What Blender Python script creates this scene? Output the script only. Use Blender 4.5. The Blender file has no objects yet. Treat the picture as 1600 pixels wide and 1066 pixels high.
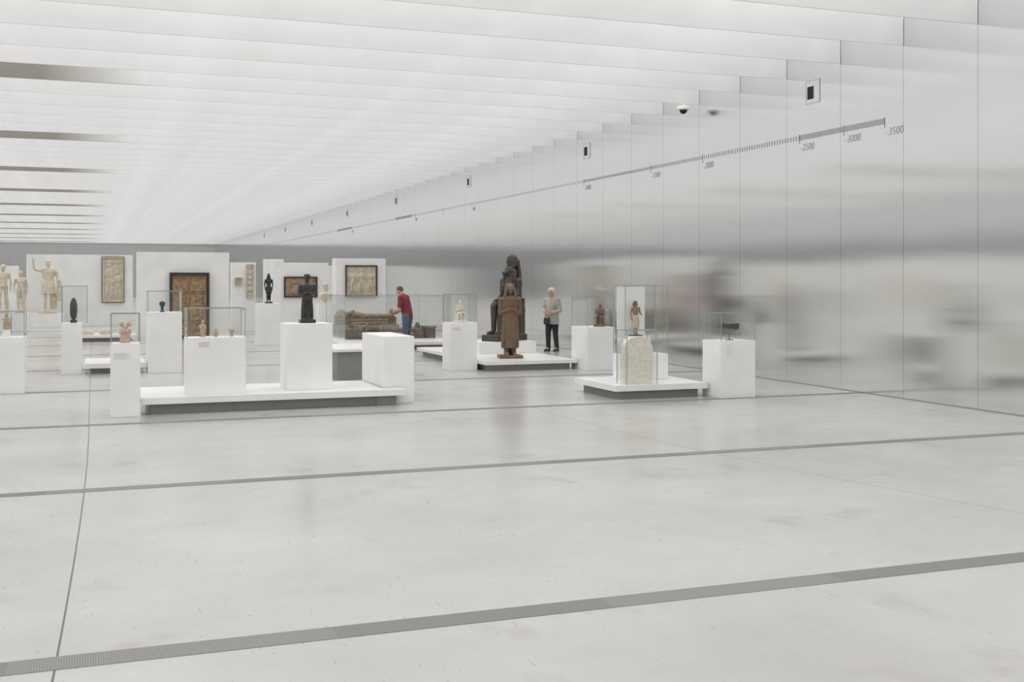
import bpy, bmesh, math, random
from mathutils import Vector, Matrix, noise
random.seed(4)
C = bpy.context.scene.collection
sc = bpy.context.scene
sc.view_settings.view_transform = 'Standard'

# ------------------------------------------------------------------ materials
def newmat(name):
    m = bpy.data.materials.new(name); m.use_nodes = True
    nt = m.node_tree; return m, nt, nt.nodes["Principled BSDF"]

def N(nt, t, **kw):
    n = nt.nodes.new(t)
    for k, v in kw.items(): setattr(n, k, v)
    return n

def mat(name, col, rough=0.6, metal=0.0, col2=None, scale=6.0, bump=0.0, bscale=30.0, spec=0.5, stretch=(1,1,1), lo=0.35, hi=0.65):
    m, nt, p = newmat(name)
    p.inputs["Roughness"].default_value = rough
    p.inputs["Metallic"].default_value = metal
    p.inputs["Specular IOR Level"].default_value = spec
    tc = N(nt, "ShaderNodeTexCoord"); mp = N(nt, "ShaderNodeMapping")
    mp.inputs["Scale"].default_value = stretch
    nt.links.new(tc.outputs["Object"], mp.inputs["Vector"])
    c2 = col2 if col2 else tuple(c*0.93 for c in col)
    ns = N(nt, "ShaderNodeTexNoise"); ns.inputs["Scale"].default_value = scale; ns.inputs["Detail"].default_value = 5
    nt.links.new(mp.outputs[0], ns.inputs["Vector"])
    r = N(nt, "ShaderNodeValToRGB")
    r.color_ramp.elements[0].position = lo; r.color_ramp.elements[1].position = hi
    r.color_ramp.elements[0].color = (*c2, 1); r.color_ramp.elements[1].color = (*col, 1)
    nt.links.new(ns.outputs["Fac"], r.inputs["Fac"])
    nt.links.new(r.outputs["Color"], p.inputs["Base Color"])
    if bump > 0:
        n2 = N(nt, "ShaderNodeTexNoise"); n2.inputs["Scale"].default_value = bscale; n2.inputs["Detail"].default_value = 4
        nt.links.new(mp.outputs[0], n2.inputs["Vector"])
        b = N(nt, "ShaderNodeBump"); b.inputs["Strength"].default_value = bump; b.inputs["Distance"].default_value = 0.02
        nt.links.new(n2.outputs["Fac"], b.inputs["Height"]); nt.links.new(b.outputs[0], p.inputs["Normal"])
    return m

def linemask(nt, coord, off, period, width):
    a = N(nt, "ShaderNodeMath", operation='SUBTRACT'); nt.links.new(coord, a.inputs[0]); a.inputs[1].default_value = off - width/2
    b = N(nt, "ShaderNodeMath", operation='DIVIDE'); nt.links.new(a.outputs[0], b.inputs[0]); b.inputs[1].default_value = period
    c = N(nt, "ShaderNodeMath", operation='FRACT'); nt.links.new(b.outputs[0], c.inputs[0])
    d = N(nt, "ShaderNodeMath", operation='LESS_THAN'); nt.links.new(c.outputs[0], d.inputs[0]); d.inputs[1].default_value = width/period
    return d.outputs[0]

BEAM0, BEAM = 12.69, 1.57

def alu(name, base, rough, axis=None):
    m, nt, p = newmat(name)
    tc = N(nt, "ShaderNodeTexCoord")
    p.inputs["Metallic"].default_value = 1.0
    p.inputs["Roughness"].default_value = rough
    p.inputs["Anisotropic"].default_value = 0.86
    tg = N(nt, "ShaderNodeTangent"); tg.direction_type = 'RADIAL'; tg.axis = 'Z'
    nt.links.new(tg.outputs[0], p.inputs["Tangent"])
    sp = N(nt, "ShaderNodeSeparateXYZ"); nt.links.new(tc.outputs["Object"], sp.inputs[0])
    mp = N(nt, "ShaderNodeMapping"); mp.inputs["Scale"].default_value = (0.5, 0.5, 1.6)
    nt.links.new(tc.outputs["Object"], mp.inputs["Vector"])
    ns = N(nt, "ShaderNodeTexNoise"); ns.inputs["Scale"].default_value = 0.9; ns.inputs["Detail"].default_value = 1.5
    nt.links.new(mp.outputs[0], ns.inputs["Vector"])
    r = N(nt, "ShaderNodeValToRGB")
    r.color_ramp.elements[0].position = .3; r.color_ramp.elements[1].position = .7
    r.color_ramp.elements[0].color = (base*.965, base*.97, base*.97, 1); r.color_ramp.elements[1].color = (base*.99, base, base, 1)
    nt.links.new(ns.outputs["Fac"], r.inputs["Fac"])
    last = r.outputs["Color"]
    if axis is not None:
        mask = linemask(nt, sp.outputs[axis], BEAM0, BEAM, 0.010)
        mx = N(nt, "ShaderNodeMix", data_type='RGBA')
        nt.links.new(mask, mx.inputs[0]); nt.links.new(last, mx.inputs[6]); mx.inputs[7].default_value = (.38, .38, .38, 1)
        last = mx.outputs[2]
    nt.links.new(last, p.inputs["Base Color"])
    b = N(nt, "ShaderNodeBump"); b.inputs["Strength"].default_value = 0.08; b.inputs["Distance"].default_value = 0.02
    nt.links.new(ns.outputs["Fac"], b.inputs["Height"]); nt.links.new(b.outputs[0], p.inputs["Normal"])
    return m

M_wall = alu("brushed_aluminium", .86, .14, 1)
M_plate = alu("brushed_aluminium_plate", .86, .3)
M_far = alu("brushed_aluminium_far", .62, .35, 0)
M_white = mat("white_lacquer", (.85, .85, .84), .45, spec=.35, scale=2)
M_slab = mat("white_platform_top", (.82, .82, .80), .3, scale=2)
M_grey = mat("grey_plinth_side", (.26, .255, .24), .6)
M_beam = mat("white_beam_paint", (.79, .79, .79), .7, scale=1.0)
M_back = mat("back_wall_plaster", (.5, .5, .49), .8)
M_marble = mat("white_marble", (.68, .61, .50), .5, col2=(.50, .43, .33), scale=5, bump=.2)
M_alab = mat("pale_alabaster", (.74, .69, .60), .5, col2=(.64, .58, .48), scale=8)
M_marble2 = mat("cream_marble", (.62, .55, .44), .55, col2=(.50, .43, .33), scale=6, bump=.15)
M_limestone = mat("pale_limestone", (.80, .76, .68), .85, col2=(.70, .65, .57), scale=14, bump=.3, bscale=60)
M_black = mat("black_diorite", (.035, .033, .032), .35, col2=(.018, .017, .017), scale=12, bump=.2)
M_dark = mat("dark_granodiorite", (.065, .052, .042), .4, col2=(.04, .033, .027), scale=8, bump=.2)
M_brown = mat("brown_quartzite", (.17, .105, .062), .42, col2=(.135, .082, .048), scale=7, bump=.08)
M_pink = mat("pink_terracotta", (.60, .42, .35), .8, col2=(.48, .32, .26), scale=20, bump=.4)
M_beige = mat("beige_fired_clay", (.50, .38, .27), .8, col2=(.38, .28, .20), scale=20, bump=.4)
M_wood = mat("carved_old_wood", (.42, .29, .17), .6, col2=(.24, .15, .085), scale=9, bump=.3, bscale=40, stretch=(1, 1, .4))
M_wooddark = mat("dark_wood_frame", (.04, .028, .024), .5)
M_coffin = mat("painted_coffin_wood", (.27, .20, .125), .6, col2=(.15, .11, .07), scale=11, bump=.4)
M_coffin2 = mat("dark_coffin_wood", (.15, .11, .075), .6, col2=(.07, .052, .037), scale=12, bump=.4)
M_paint = mat("faded_wall_painting", (.42, .30, .20), .7, col2=(.18, .12, .08), scale=4, stretch=(1, 1, 1.6))
M_kilt = mat("white_kilt_paint", (.52, .44, .35), .7)
M_red = mat("brown_skin_paint", (.30, .18, .11), .6, col2=(.22, .13, .08))
M_wig = mat("dark_brown_wig_paint", (.09, .06, .045), .6)
M_blackplastic = mat("black_speaker_cloth", (.012, .012, .012), .7)
M_print = mat("printed_grey_marks", (.33, .33, .33), .6)
M_print2 = mat("printed_light_grey_marks", (.40, .40, .40), .6)
M_steel = mat("steel_mount", (.25, .25, .25), .4, metal=.8)
M_skin = mat("skin", (.52, .31, .23), .55)
M_shirt = mat("burgundy_shirt", (.20, .035, .045), .85, bump=.2, bscale=20)
M_jeans = mat("blue_grey_denim", (.10, .13, .18), .85, col2=(.07, .09, .13), bump=.2)
M_jacket = mat("beige_jacket", (.45, .42, .37), .8, col2=(.36, .34, .30), bump=.3, bscale=15)
M_trouser = mat("black_trousers", (.03, .03, .035), .85)
M_shoe = mat("dark_leather", (.03, .025, .02), .4)
M_hairg = mat("white_hair", (.70, .67, .61), .7, col2=(.55, .52, .47), scale=30, bump=.5, bscale=80)
M_hairb = mat("dark_grey_hair", (.10, .085, .075), .7, scale=30, bump=.5, bscale=80)
M_eye = mat("eye_dark", (.02, .02, .02), .2)
M_bag = mat("black_bag_leather", (.02, .02, .02), .5)
M_edge = mat("green_glass_edge", (.28, .36, .34), .15, spec=.6)

def glassmat():
    m = bpy.data.materials.new("clear_display_glass"); m.use_nodes = True
    nt = m.node_tree; nt.nodes.clear()
    o = N(nt, "ShaderNodeOutputMaterial"); mx = N(nt, "ShaderNodeMixShader")
    t = N(nt, "ShaderNodeBsdfTransparent"); t.inputs[0].default_value = (.97, .976, .973, 1)
    g = N(nt, "ShaderNodeBsdfGlossy"); g.inputs["Roughness"].default_value = .01
    g.inputs["Color"].default_value = (.95, .97, .96, 1)
    lw = N(nt, "ShaderNodeLayerWeight"); lw.inputs[0].default_value = .5
    pw = N(nt, "ShaderNodeMath", operation='POWER'); nt.links.new(lw.outputs["Facing"], pw.inputs[0]); pw.inputs[1].default_value = 4
    ma = N(nt, "ShaderNodeMath", operation='MULTIPLY_ADD'); nt.links.new(pw.outputs[0], ma.inputs[0]); ma.inputs[1].default_value = .7; ma.inputs[2].default_value = .05
    nt.links.new(ma.outputs[0], mx.inputs[0]); nt.links.new(t.outputs[0], mx.inputs[1]); nt.links.new(g.outputs[0], mx.inputs[2])
    nt.links.new(mx.outputs[0], o.inputs[0]); return m
M_glass = glassmat()

def floormat():
    m, nt, p = newmat("polished_concrete")
    tc = N(nt, "ShaderNodeTexCoord"); sp = N(nt, "ShaderNodeSeparateXYZ"); nt.links.new(tc.outputs["Object"], sp.inputs[0])
    n1 = N(nt, "ShaderNodeTexNoise"); n1.inputs["Scale"].default_value = .35; n1.inputs["Detail"].default_value = 7; n1.inputs["Roughness"].default_value = .6
    nt.links.new(tc.outputs["Object"], n1.inputs["Vector"])
    r = N(nt, "ShaderNodeValToRGB"); e = r.color_ramp.elements
    e[0].position = .34; e[0].color = (.40, .387, .368, 1); e[1].position = .62; e[1].color = (.48, .472, .458, 1)
    nt.links.new(n1.outputs["Fac"], r.inputs["Fac"])
    n2 = N(nt, "ShaderNodeTexNoise"); n2.inputs["Scale"].default_value = 1.3; n2.inputs["Detail"].default_value = 6
    nt.links.new(tc.outputs["Object"], n2.inputs["Vector"])
    r2 = N(nt, "ShaderNodeValToRGB"); r2.color_ramp.elements[0].position = .60; r2.color_ramp.elements[1].position = .74
    r2.color_ramp.elements[0].color = (0, 0, 0, 1); r2.color_ramp.elements[1].color = (.5, .5, .5, 1)
    nt.links.new(n2.outputs["Fac"], r2.inputs["Fac"])
    m1 = N(nt, "ShaderNodeMix", data_type='RGBA'); nt.links.new(r2.outputs["Color"], m1.inputs[0]); nt.links.new(r.outputs["Color"], m1.inputs[6]); m1.inputs[7].default_value = (.28, .26, .23, 1)
    mp = N(nt, "ShaderNodeMapping"); mp.inputs["Scale"].default_value = (14, 2.2, 1); mp.inputs["Rotation"].default_value = (0, 0, .7)
    nt.links.new(tc.outputs["Object"], mp.inputs["Vector"])
    n3 = N(nt, "ShaderNodeTexNoise"); n3.inputs["Scale"].default_value = 2.6; n3.inputs["Detail"].default_value = 2
    nt.links.new(mp.outputs[0], n3.inputs["Vector"])
    r3 = N(nt, "ShaderNodeValToRGB"); r3.color_ramp.elements[0].position = .68; r3.color_ramp.elements[1].position = .72
    r3.color_ramp.elements[0].color = (0, 0, 0, 1); r3.color_ramp.elements[1].color = (.4, .4, .4, 1)
    nt.links.new(n3.outputs["Fac"], r3.inputs["Fac"])
    m2 = N(nt, "ShaderNodeMix", data_type='RGBA'); nt.links.new(r3.outputs["Color"], m2.inputs[0]); nt.links.new(m1.outputs[2], m2.inputs[6]); m2.inputs[7].default_value = (.22, .21, .19, 1)
    # two saw-cut joints, slightly curved at the near end
    a = N(nt, "ShaderNodeMath", operation='SUBTRACT'); a.inputs[0].default_value = 14.2; nt.links.new(sp.outputs[1], a.inputs[1])
    b_ = N(nt, "ShaderNodeMath", operation='MAXIMUM'); nt.links.new(a.outputs[0], b_.inputs[0]); b_.inputs[1].default_value = 0
    c_ = N(nt, "ShaderNodeMath", operation='POWER'); nt.links.new(b_.outputs[0], c_.inputs[0]); c_.inputs[1].default_value = 2
    def curved(co, x0, wd):
        d_ = N(nt, "ShaderNodeMath", operation='MULTIPLY'); nt.links.new(c_.outputs[0], d_.inputs[0]); d_.inputs[1].default_value = co
        e_ = N(nt, "ShaderNodeMath", operation='SUBTRACT'); nt.links.new(sp.outputs[0], e_.inputs[0]); nt.links.new(d_.outputs[0], e_.inputs[1])
        return linemask(nt, e_.outputs[0], x0, 100, wd)
    mk = curved(-.0017, -.05, .012); mk2 = curved(.0178, 5.95, .010)
    ad = N(nt, "ShaderNodeMath", operation='MAXIMUM'); nt.links.new(mk, ad.inputs[0]); nt.links.new(mk2, ad.inputs[1])
    m3 = N(nt, "ShaderNodeMix", data_type='RGBA'); nt.links.new(ad.outputs[0], m3.inputs[0]); nt.links.new(m2.outputs[2], m3.inputs[6]); m3.inputs[7].default_value = (.10, .095, .09, 1)
    nt.links.new(m3.outputs[2], p.inputs["Base Color"])
    mr = N(nt, "ShaderNodeMapRange"); mr.inputs[3].default_value = .12; mr.inputs[4].default_value = .30
    nt.links.new(n1.outputs["Fac"], mr.inputs[0]); nt.links.new(mr.outputs[0], p.inputs["Roughness"])
    p.inputs["Specular IOR Level"].default_value = .55
    b = N(nt, "ShaderNodeBump"); b.inputs["Strength"].default_value = .05; b.inputs["Distance"].default_value = .01
    nt.links.new(n2.outputs["Fac"], b.inputs["Height"]); nt.links.new(b.outputs[0], p.inputs["Normal"])
    return m
M_floor = floormat()

def gratemat():
    m, nt, p = newmat("steel_floor_grate")
    tc = N(nt, "ShaderNodeTexCoord"); sp = N(nt, "ShaderNodeSeparateXYZ"); nt.links.new(tc.outputs["Object"], sp.inputs[0])
    a = linemask(nt, sp.outputs[0], 0, .012, .005)
    b = linemask(nt, sp.outputs[0], .4, 3.14, 1.57)
    m1 = N(nt, "ShaderNodeMix", data_type='RGBA'); nt.links.new(b, m1.inputs[0]); m1.inputs[6].default_value = (.20, .193, .18, 1); m1.inputs[7].default_value = (.25, .243, .225, 1)
    m2 = N(nt, "ShaderNodeMix", data_type='RGBA'); nt.links.new(a, m2.inputs[0]); nt.links.new(m1.outputs[2], m2.inputs[6]); m2.inputs[7].default_value = (.165, .16, .15, 1)
    nt.links.new(m2.outputs[2], p.inputs["Base Color"]); p.inputs["Roughness"].default_value = .55; p.inputs["Metallic"].default_value = .1
    return m
M_grate = gratemat()

def skymat():
    m = bpy.data.materials.new("luminous_glass_ceiling"); m.use_nodes = True
    nt = m.node_tree; nt.nodes.clear()
    o = N(nt, "ShaderNodeOutputMaterial"); e = N(nt, "ShaderNodeEmission")
    e.inputs[0].default_value = (1.0, .997, .985, 1); e.inputs[1].default_value = 1.75
    nt.links.new(e.outputs[0], o.inputs[0]); return m
M_sky = skymat()

def fadepanel():
    m, nt, p = newmat("dark_to_white_panel")
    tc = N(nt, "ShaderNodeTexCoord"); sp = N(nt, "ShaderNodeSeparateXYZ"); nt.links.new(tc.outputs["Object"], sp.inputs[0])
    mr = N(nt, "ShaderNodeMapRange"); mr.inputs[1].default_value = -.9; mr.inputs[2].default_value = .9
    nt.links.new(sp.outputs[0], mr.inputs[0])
    m1 = N(nt, "ShaderNodeMix", data_type='RGBA'); nt.links.new(mr.outputs[0], m1.inputs[0]); m1.inputs[6].default_value = (.28, .26, .23, 1); m1.inputs[7].default_value = (.785, .785, .785, 1)  # colour runs from brown-grey to white along the beam
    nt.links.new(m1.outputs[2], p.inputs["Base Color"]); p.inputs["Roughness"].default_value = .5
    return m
M_fade = fadepanel()

# ------------------------------------------------------------------ helpers
def tag(o, label=None, cat=None, group=None, kind=None):
    if label: o["label"] = label
    if cat: o["category"] = cat
    if group: o["group"] = group
    if kind: o["kind"] = kind
    return o

def obj(name, me, m=None, parent=None, loc=(0, 0, 0), smooth=False):
    o = bpy.data.objects.new(name, me); C.objects.link(o)
    if m: me.materials.clear(); me.materials.append(m)
    if parent: o.parent = parent
    o.location = loc
    if smooth:
        for p in me.polygons: p.use_smooth = True
    return o

def empty(name, loc, label, cat, group=None):
    o = bpy.data.objects.new(name, None); C.objects.link(o); o.location = loc; o.empty_display_size = .2
    return tag(o, label, cat, group)

def bmobj(name, bm, m, parent=None, loc=(0, 0, 0), smooth=False):
    me = bpy.data.meshes.new(name); bmesh.ops.recalc_face_normals(bm, faces=bm.faces[:]); bm.to_mesh(me); bm.free()
    return obj(name, me, m, parent, loc, smooth)

def addbox(bm, x0, x1, y0, y1, z0, z1):
    M = Matrix.Translation(((x0+x1)/2, (y0+y1)/2, (z0+z1)/2)) @ Matrix.Diagonal((x1-x0, y1-y0, z1-z0, 1))
    return bmesh.ops.create_cube(bm, size=1, matrix=M)

def box(name, x0, x1, y0, y1, z0, z1, m, parent=None, bev=0.0):
    bm = bmesh.new()
    cx, cy, cz = (x0+x1)/2, (y0+y1)/2, z0
    addbox(bm, x0-cx, x1-cx, y0-cy, y1-cy, z0-cz, z1-cz)
    if bev: bmesh.ops.bevel(bm, geom=bm.edges[:], offset=bev, segments=2, affect='EDGES')
    loc = (cx, cy, cz)
    if parent: loc = tuple(Vector(loc) - parent.location)
    return bmobj(name, bm, m, parent, loc)

class Sc:
    def __init__(s, k=1.0): s.bm = bmesh.new(); s.k = k
    def _m(s, c, R):
        M = Matrix.Translation(Vector(c)*s.k)
        if R is not None: M = M @ R.to_4x4()
        return M
    def ell(s, c, r, R=None, sub=2):
        bmesh.ops.create_icosphere(s.bm, subdivisions=sub, radius=1, matrix=s._m(c, R) @ Matrix.Diagonal((r[0]*s.k, r[1]*s.k, r[2]*s.k, 1)))
        return s
    def box(s, c, d, R=None):
        bmesh.ops.create_cube(s.bm, size=1, matrix=s._m(c, R) @ Matrix.Diagonal((d[0]*s.k, d[1]*s.k, d[2]*s.k, 1))); return s
    def cap(s, p, q, r1, r2=None):
        r2 = r1 if r2 is None else r2
        p = Vector(p); q = Vector(q); d = q-p; L = d.length
        s.ell(p, (r1,)*3, sub=2); s.ell(q, (r2,)*3, sub=2)
        if L > 1e-5:
            M = Matrix.Translation((p+q)/2*s.k) @ d.to_track_quat('Z', 'Y').to_matrix().to_4x4()
            bmesh.ops.create_cone(s.bm, cap_ends=True, cap_tris=False, segments=14, radius1=r1*s.k, radius2=r2*s.k, depth=L*s.k, matrix=M)
        return s
    def loft(s, rings, n=24, e=2.0):
        prev = None; k = s.k
        for i, rg in enumerate(rings):
            z, rx, ry = rg[:3]; cx = rg[3] if len(rg) > 3 else 0; cy = rg[4] if len(rg) > 4 else 0
            vs = []
            for j in range(n):
                a = 2*math.pi*j/n; c, sn = math.cos(a), math.sin(a)
                vs.append(s.bm.verts.new(((cx+rx*math.copysign(abs(c)**(2/e), c))*k, (cy+ry*math.copysign(abs(sn)**(2/e), sn))*k, z*k)))
            if prev is None: s.bm.faces.new(vs[::-1])
            else:
                for j in range(n): s.bm.faces.new((prev[j], prev[(j+1) % n], vs[(j+1) % n], vs[j]))
            prev = vs
        s.bm.faces.new(prev); return s
    def bake(s, name, m, voxel, it=2, loc=(0, 0, 0), rz=0.0, parent=None):
        me = bpy.data.meshes.new(name); s.bm.to_mesh(me); s.bm.free()
        t = bpy.data.objects.new("tmp", me); C.objects.link(t)
        r = t.modifiers.new("r", 'REMESH'); r.mode = 'VOXEL'; r.voxel_size = voxel; r.use_smooth_shade = True
        if it:
            q = t.modifiers.new("s", 'SMOOTH'); q.factor = .5; q.iterations = it
        dg = bpy.context.evaluated_depsgraph_get(); dg.update()
        me2 = bpy.data.meshes.new_from_object(t.evaluated_get(dg))
        bpy.data.objects.remove(t); bpy.data.meshes.remove(me)
        me2.name = name
        o = obj(name, me2, m, parent, loc, True); o.rotation_euler = (0, 0, rz)
        return o

RX = lambda a: Matrix.Rotation(a, 3, 'X')

# ------------------------------------------------------------------ room
WX = 11.78; LX = -13.3; FY = 120.0; BY = -9.0; CZ = 6.7; BZ = 5.48
def structure(o, label): o["kind"] = "structure"; o["label"] = label; return o
def wbox(name, x0, x1, y0, y1, z0, z1, m, label):
    bm = bmesh.new(); addbox(bm, x0, x1, y0, y1, z0, z1)
    return structure(bmobj(name, bm, m), label)
wbox("floor", LX-.3, WX+.3, BY-.3, FY+.3, -.2, 0, M_floor, "polished pale grey concrete floor with thin dark joints")
wbox("wall_right", WX, WX+.25, BY, FY, 0, CZ, M_wall, "brushed aluminium wall with vertical panel joints")
wbox("wall_left", LX-.25, LX, BY, FY, 0, CZ, M_wall, "brushed aluminium wall with vertical panel joints")
wbox("wall_far", LX, WX, FY, FY+.25, 0, CZ, M_far, "grey aluminium end wall")
wbox("wall_back", LX, WX, BY-.25, BY, 0, CZ, M_back, "pale grey end wall")
wbox("shadow_gap_right", WX-.008, WX-.0005, BY, FY, .0005, .014, M_grey, "thin dark strip standing in for the shadow gap at the wall foot")  # shade of the gap under the wall, painted as a dark grey strip
bm = bmesh.new()
ny = int((FY-BY)/BEAM)+1; nx = 6
g = [[bm.verts.new((LX+(WX-LX)*i/nx, BY+(FY-BY)*j/ny, CZ)) for i in range(nx+1)] for j in range(ny+1)]
for j in range(ny):
    for i in range(nx): bm.faces.new((g[j][i], g[j+1][i], g[j+1][i+1], g[j][i+1]))
me = bpy.data.meshes.new("ceiling"); bm.to_mesh(me); bm.free()
structure(obj("ceiling", me, M_sky), "luminous translucent glass ceiling above white beams")

bme = None; k = -5
while BEAM0+BEAM*k < FY-.4:
    y = BEAM0+BEAM*k
    if bme is None:
        bm = bmesh.new(); addbox(bm, LX+.03, WX-.015, 0, .024, 0, .86)
        bme = bpy.data.meshes.new("ceiling_beam"); bm.to_mesh(bme); bm.free(); bme.materials.append(M_beam)
    o = bpy.data.objects.new("ceiling_beam", bme); C.objects.link(o); o.location = (0, y, BZ)
    tag(o, "thin white blade beam spanning the gallery under the glass ceiling", "beam", "white ceiling beams")
    k += 1
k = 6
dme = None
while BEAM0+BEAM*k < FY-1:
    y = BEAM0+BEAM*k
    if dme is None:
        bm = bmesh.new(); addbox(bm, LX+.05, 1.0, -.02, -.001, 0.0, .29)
        dme = bpy.data.meshes.new("ceiling_dark_panel"); bm.to_mesh(dme); bm.free(); dme.materials.append(M_fade)
    o = bpy.data.objects.new("ceiling_dark_panel", dme); C.objects.link(o); o.location = (0, y, BZ+.005)
    tag(o, "brown-grey panel fading into white on a ceiling beam", "ceiling panel", "dark panels on ceiling beams")
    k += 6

for i in range(24):
    y = 5.85+4.71*i
    if y > 112: break
    hw = .1 if i == 0 else .085
    bm = bmesh.new(); addbox(bm, LX+.01, WX-.01, -hw, hw, 0, .002)
    o = bmobj("trim_%d" % (i+1), bm, M_grate, None, (0, y, .0005)); structure(o, "dark grey metal floor grate strip set flush in the concrete")

# ------------------------------------------------------------------ wall furniture
tl = empty("wall_timeline", (WX, 14.7, 4.36), "grey printed timeline scale with ticks and year numbers on aluminium wall", "timeline")
def ticks(name, segs, mm):
    bm = bmesh.new()
    for (y0, y1, step, wd, h0, h1) in segs:
        y = y0
        while y <= y1:
            addbox(bm, -.004, -.0005, y-14.7, y-14.7+wd, h0-4.36, h1-4.36); y += step
    o = bmobj(name, bm, mm, tl); o["kind"] = "stuff"; return o
ticks("tick_mark", [(14.7, 16.98, .042, .020, 4.32, 4.415), (17.0, 20.4, .085, .026, 4.325, 4.41), (20.4, 22.7, .068, .022, 4.33, 4.405)], M_print)
ticks("tick_mark", [(22.7, 26.4, .05, .022, 4.335, 4.40), (26.4, 43, .13, .03, 4.335, 4.40), (43, 45.5, .05, .03, 4.32, 4.42), (45.5, 54, .18, .04, 4.335, 4.40), (54, 57.5, .06, .035, 4.32, 4.42), (57.5, 95, .24, .05, 4.335, 4.40)], M_print2)
for t, y in (("-3500", 14.7), ("-3000", 15.74), ("-2500", 17.0), ("-2000", 20.4), ("-1500", 22.7), ("-1000", 26.4), ("-500", 35.5), ("1", 38.8), ("500", 42.5), ("1000", 54.0)):
    cu = bpy.data.curves.new("year_number", 'FONT'); cu.body = t.replace("-", "\u2013"); cu.size = .175; cu.shear = .15; cu.extrude = .0012; cu.offset = -.003
    tt = bpy.data.objects.new("tmp", cu); C.objects.link(tt)
    dg = bpy.context.evaluated_depsgraph_get(); dg.update()
    me = bpy.data.meshes.new_from_object(tt.evaluated_get(dg)); bpy.data.objects.remove(tt)
    o = obj("year_number", me, M_print, tl, (-.003, y-14.7+.0, 4.13-4.36)); o.rotation_euler = (math.radians(90), 0, math.radians(-90))
    bm = bmesh.new(); addbox(bm, -.004, -.0005, -.009, .009, 4.26-4.36, 4.43-4.36)
    bmobj("tick_bar", bm, M_print, tl, (0, y-14.7, 0))

for i, y in enumerate((16.6, 26.2, 35.8, 45.4, 55.0, 64.6, 74.2, 83.8)):
    r = empty("wall_speaker", (WX, y, 4.94), "small black recessed speaker in a square aluminium plate", "speaker", "recessed wall speakers")
    box("mounting_plate", WX-.006, WX-.001, y-.19, y+.19, 4.93, 5.33, M_plate, r)
    bm = bmesh.new()
    for a in ((-.2, -.193, 0, .4), (.193, .2, 0, .4), (-.2, .2, 0, .007), (-.2, .2, .393, .4)):
        addbox(bm, -.009, -.005, a[0], a[1], a[2]-.01, a[3]-.01)
    bmobj("plate_edge", bm, M_print2, r)
    box("speaker_grille", WX-.014, WX-.006, y-.02, y+.15, 5.01, 5.23, M_blackplastic, r)

r = empty("security_camera", (11.42, 20.56, BZ), "white and smoked dome security camera hanging from a ceiling beam", "camera")
box("mounting_arm", 11.40, 11.44, 20.54, 20.58, BZ-.05, BZ+.0, M_white, r)
S = Sc(); S.loft([(-.13, .10, .10), (-.12, .13, .13), (-.08, .13, .13), (-.05, .09, .09)]); S.bake("camera_housing", M_white, .008, 1, parent=r)
S = Sc(); S.ell((0, 0, -.13), (.085, .085, .085)); S.bake("camera_dome", M_blackplastic, .008, 1, parent=r)

# ------------------------------------------------------------------ pedestals, platforms, vitrines
def textpatch(parent, x0, x1, y, z0, z1, rows=5):
    bm = bmesh.new(); rnd = random.Random(int(x0*100)); p = parent.location
    for i in range(rows):
        z = z1-(z1-z0)*i/rows; x = x0; end = x1-rnd.random()*(x1-x0)*.3
        while x < end:
            w = .01+rnd.random()*.02
            addbox(bm, x-p.x, min(x+w, end)-p.x, y-.0015-p.y, y-.0002-p.y, z-.006-p.z, z-p.z); x += w+.007
    o = bmobj("caption_text", bm, M_print2, parent); o["kind"] = "stuff"; return o

def pedestal(x0, x1, y0, y1, z0, h, label="plain white square display pedestal", text=None, m=None):
    o = box("display_pedestal", x0, x1, y0, y1, z0, z0+h, m or M_white, None, .004)
    tag(o, label, "pedestal")
    if text: textpatch(o, text[0], text[1], y0, text[2], text[3])
    return o

def platform(poly, h, label, slab=.09, inset=.12):
    cx = sum(p[0] for p in poly)/len(poly); cy = sum(p[1] for p in poly)/len(poly)
    r = empty("display_platform", (cx, cy, 0), label, "platform")
    def prism(pts, z0, z1):
        bm = bmesh.new()
        a = [bm.verts.new((p[0]-cx, p[1]-cy, z0)) for p in pts]; b = [bm.verts.new((p[0]-cx, p[1]-cy, z1)) for p in pts]
        n = len(pts); bm.faces.new(a[::-1]); bm.faces.new(b)
        for i in range(n): bm.faces.new((a[i], a[(i+1) % n], b[(i+1) % n], b[i]))
        return bm
    bmobj("platform_top", prism(poly, h-slab, h), M_slab, r)
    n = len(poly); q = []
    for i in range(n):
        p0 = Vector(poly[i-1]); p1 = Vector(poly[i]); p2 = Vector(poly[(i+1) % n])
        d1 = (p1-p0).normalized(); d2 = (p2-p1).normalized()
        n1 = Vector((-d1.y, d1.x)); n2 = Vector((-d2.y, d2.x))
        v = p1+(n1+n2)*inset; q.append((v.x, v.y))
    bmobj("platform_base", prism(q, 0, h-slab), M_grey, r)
    return r
def rect(x0, x1, y0, y1): return [(x0, y0), (x1, y0), (x1, y1), (x0, y1)]

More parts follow.
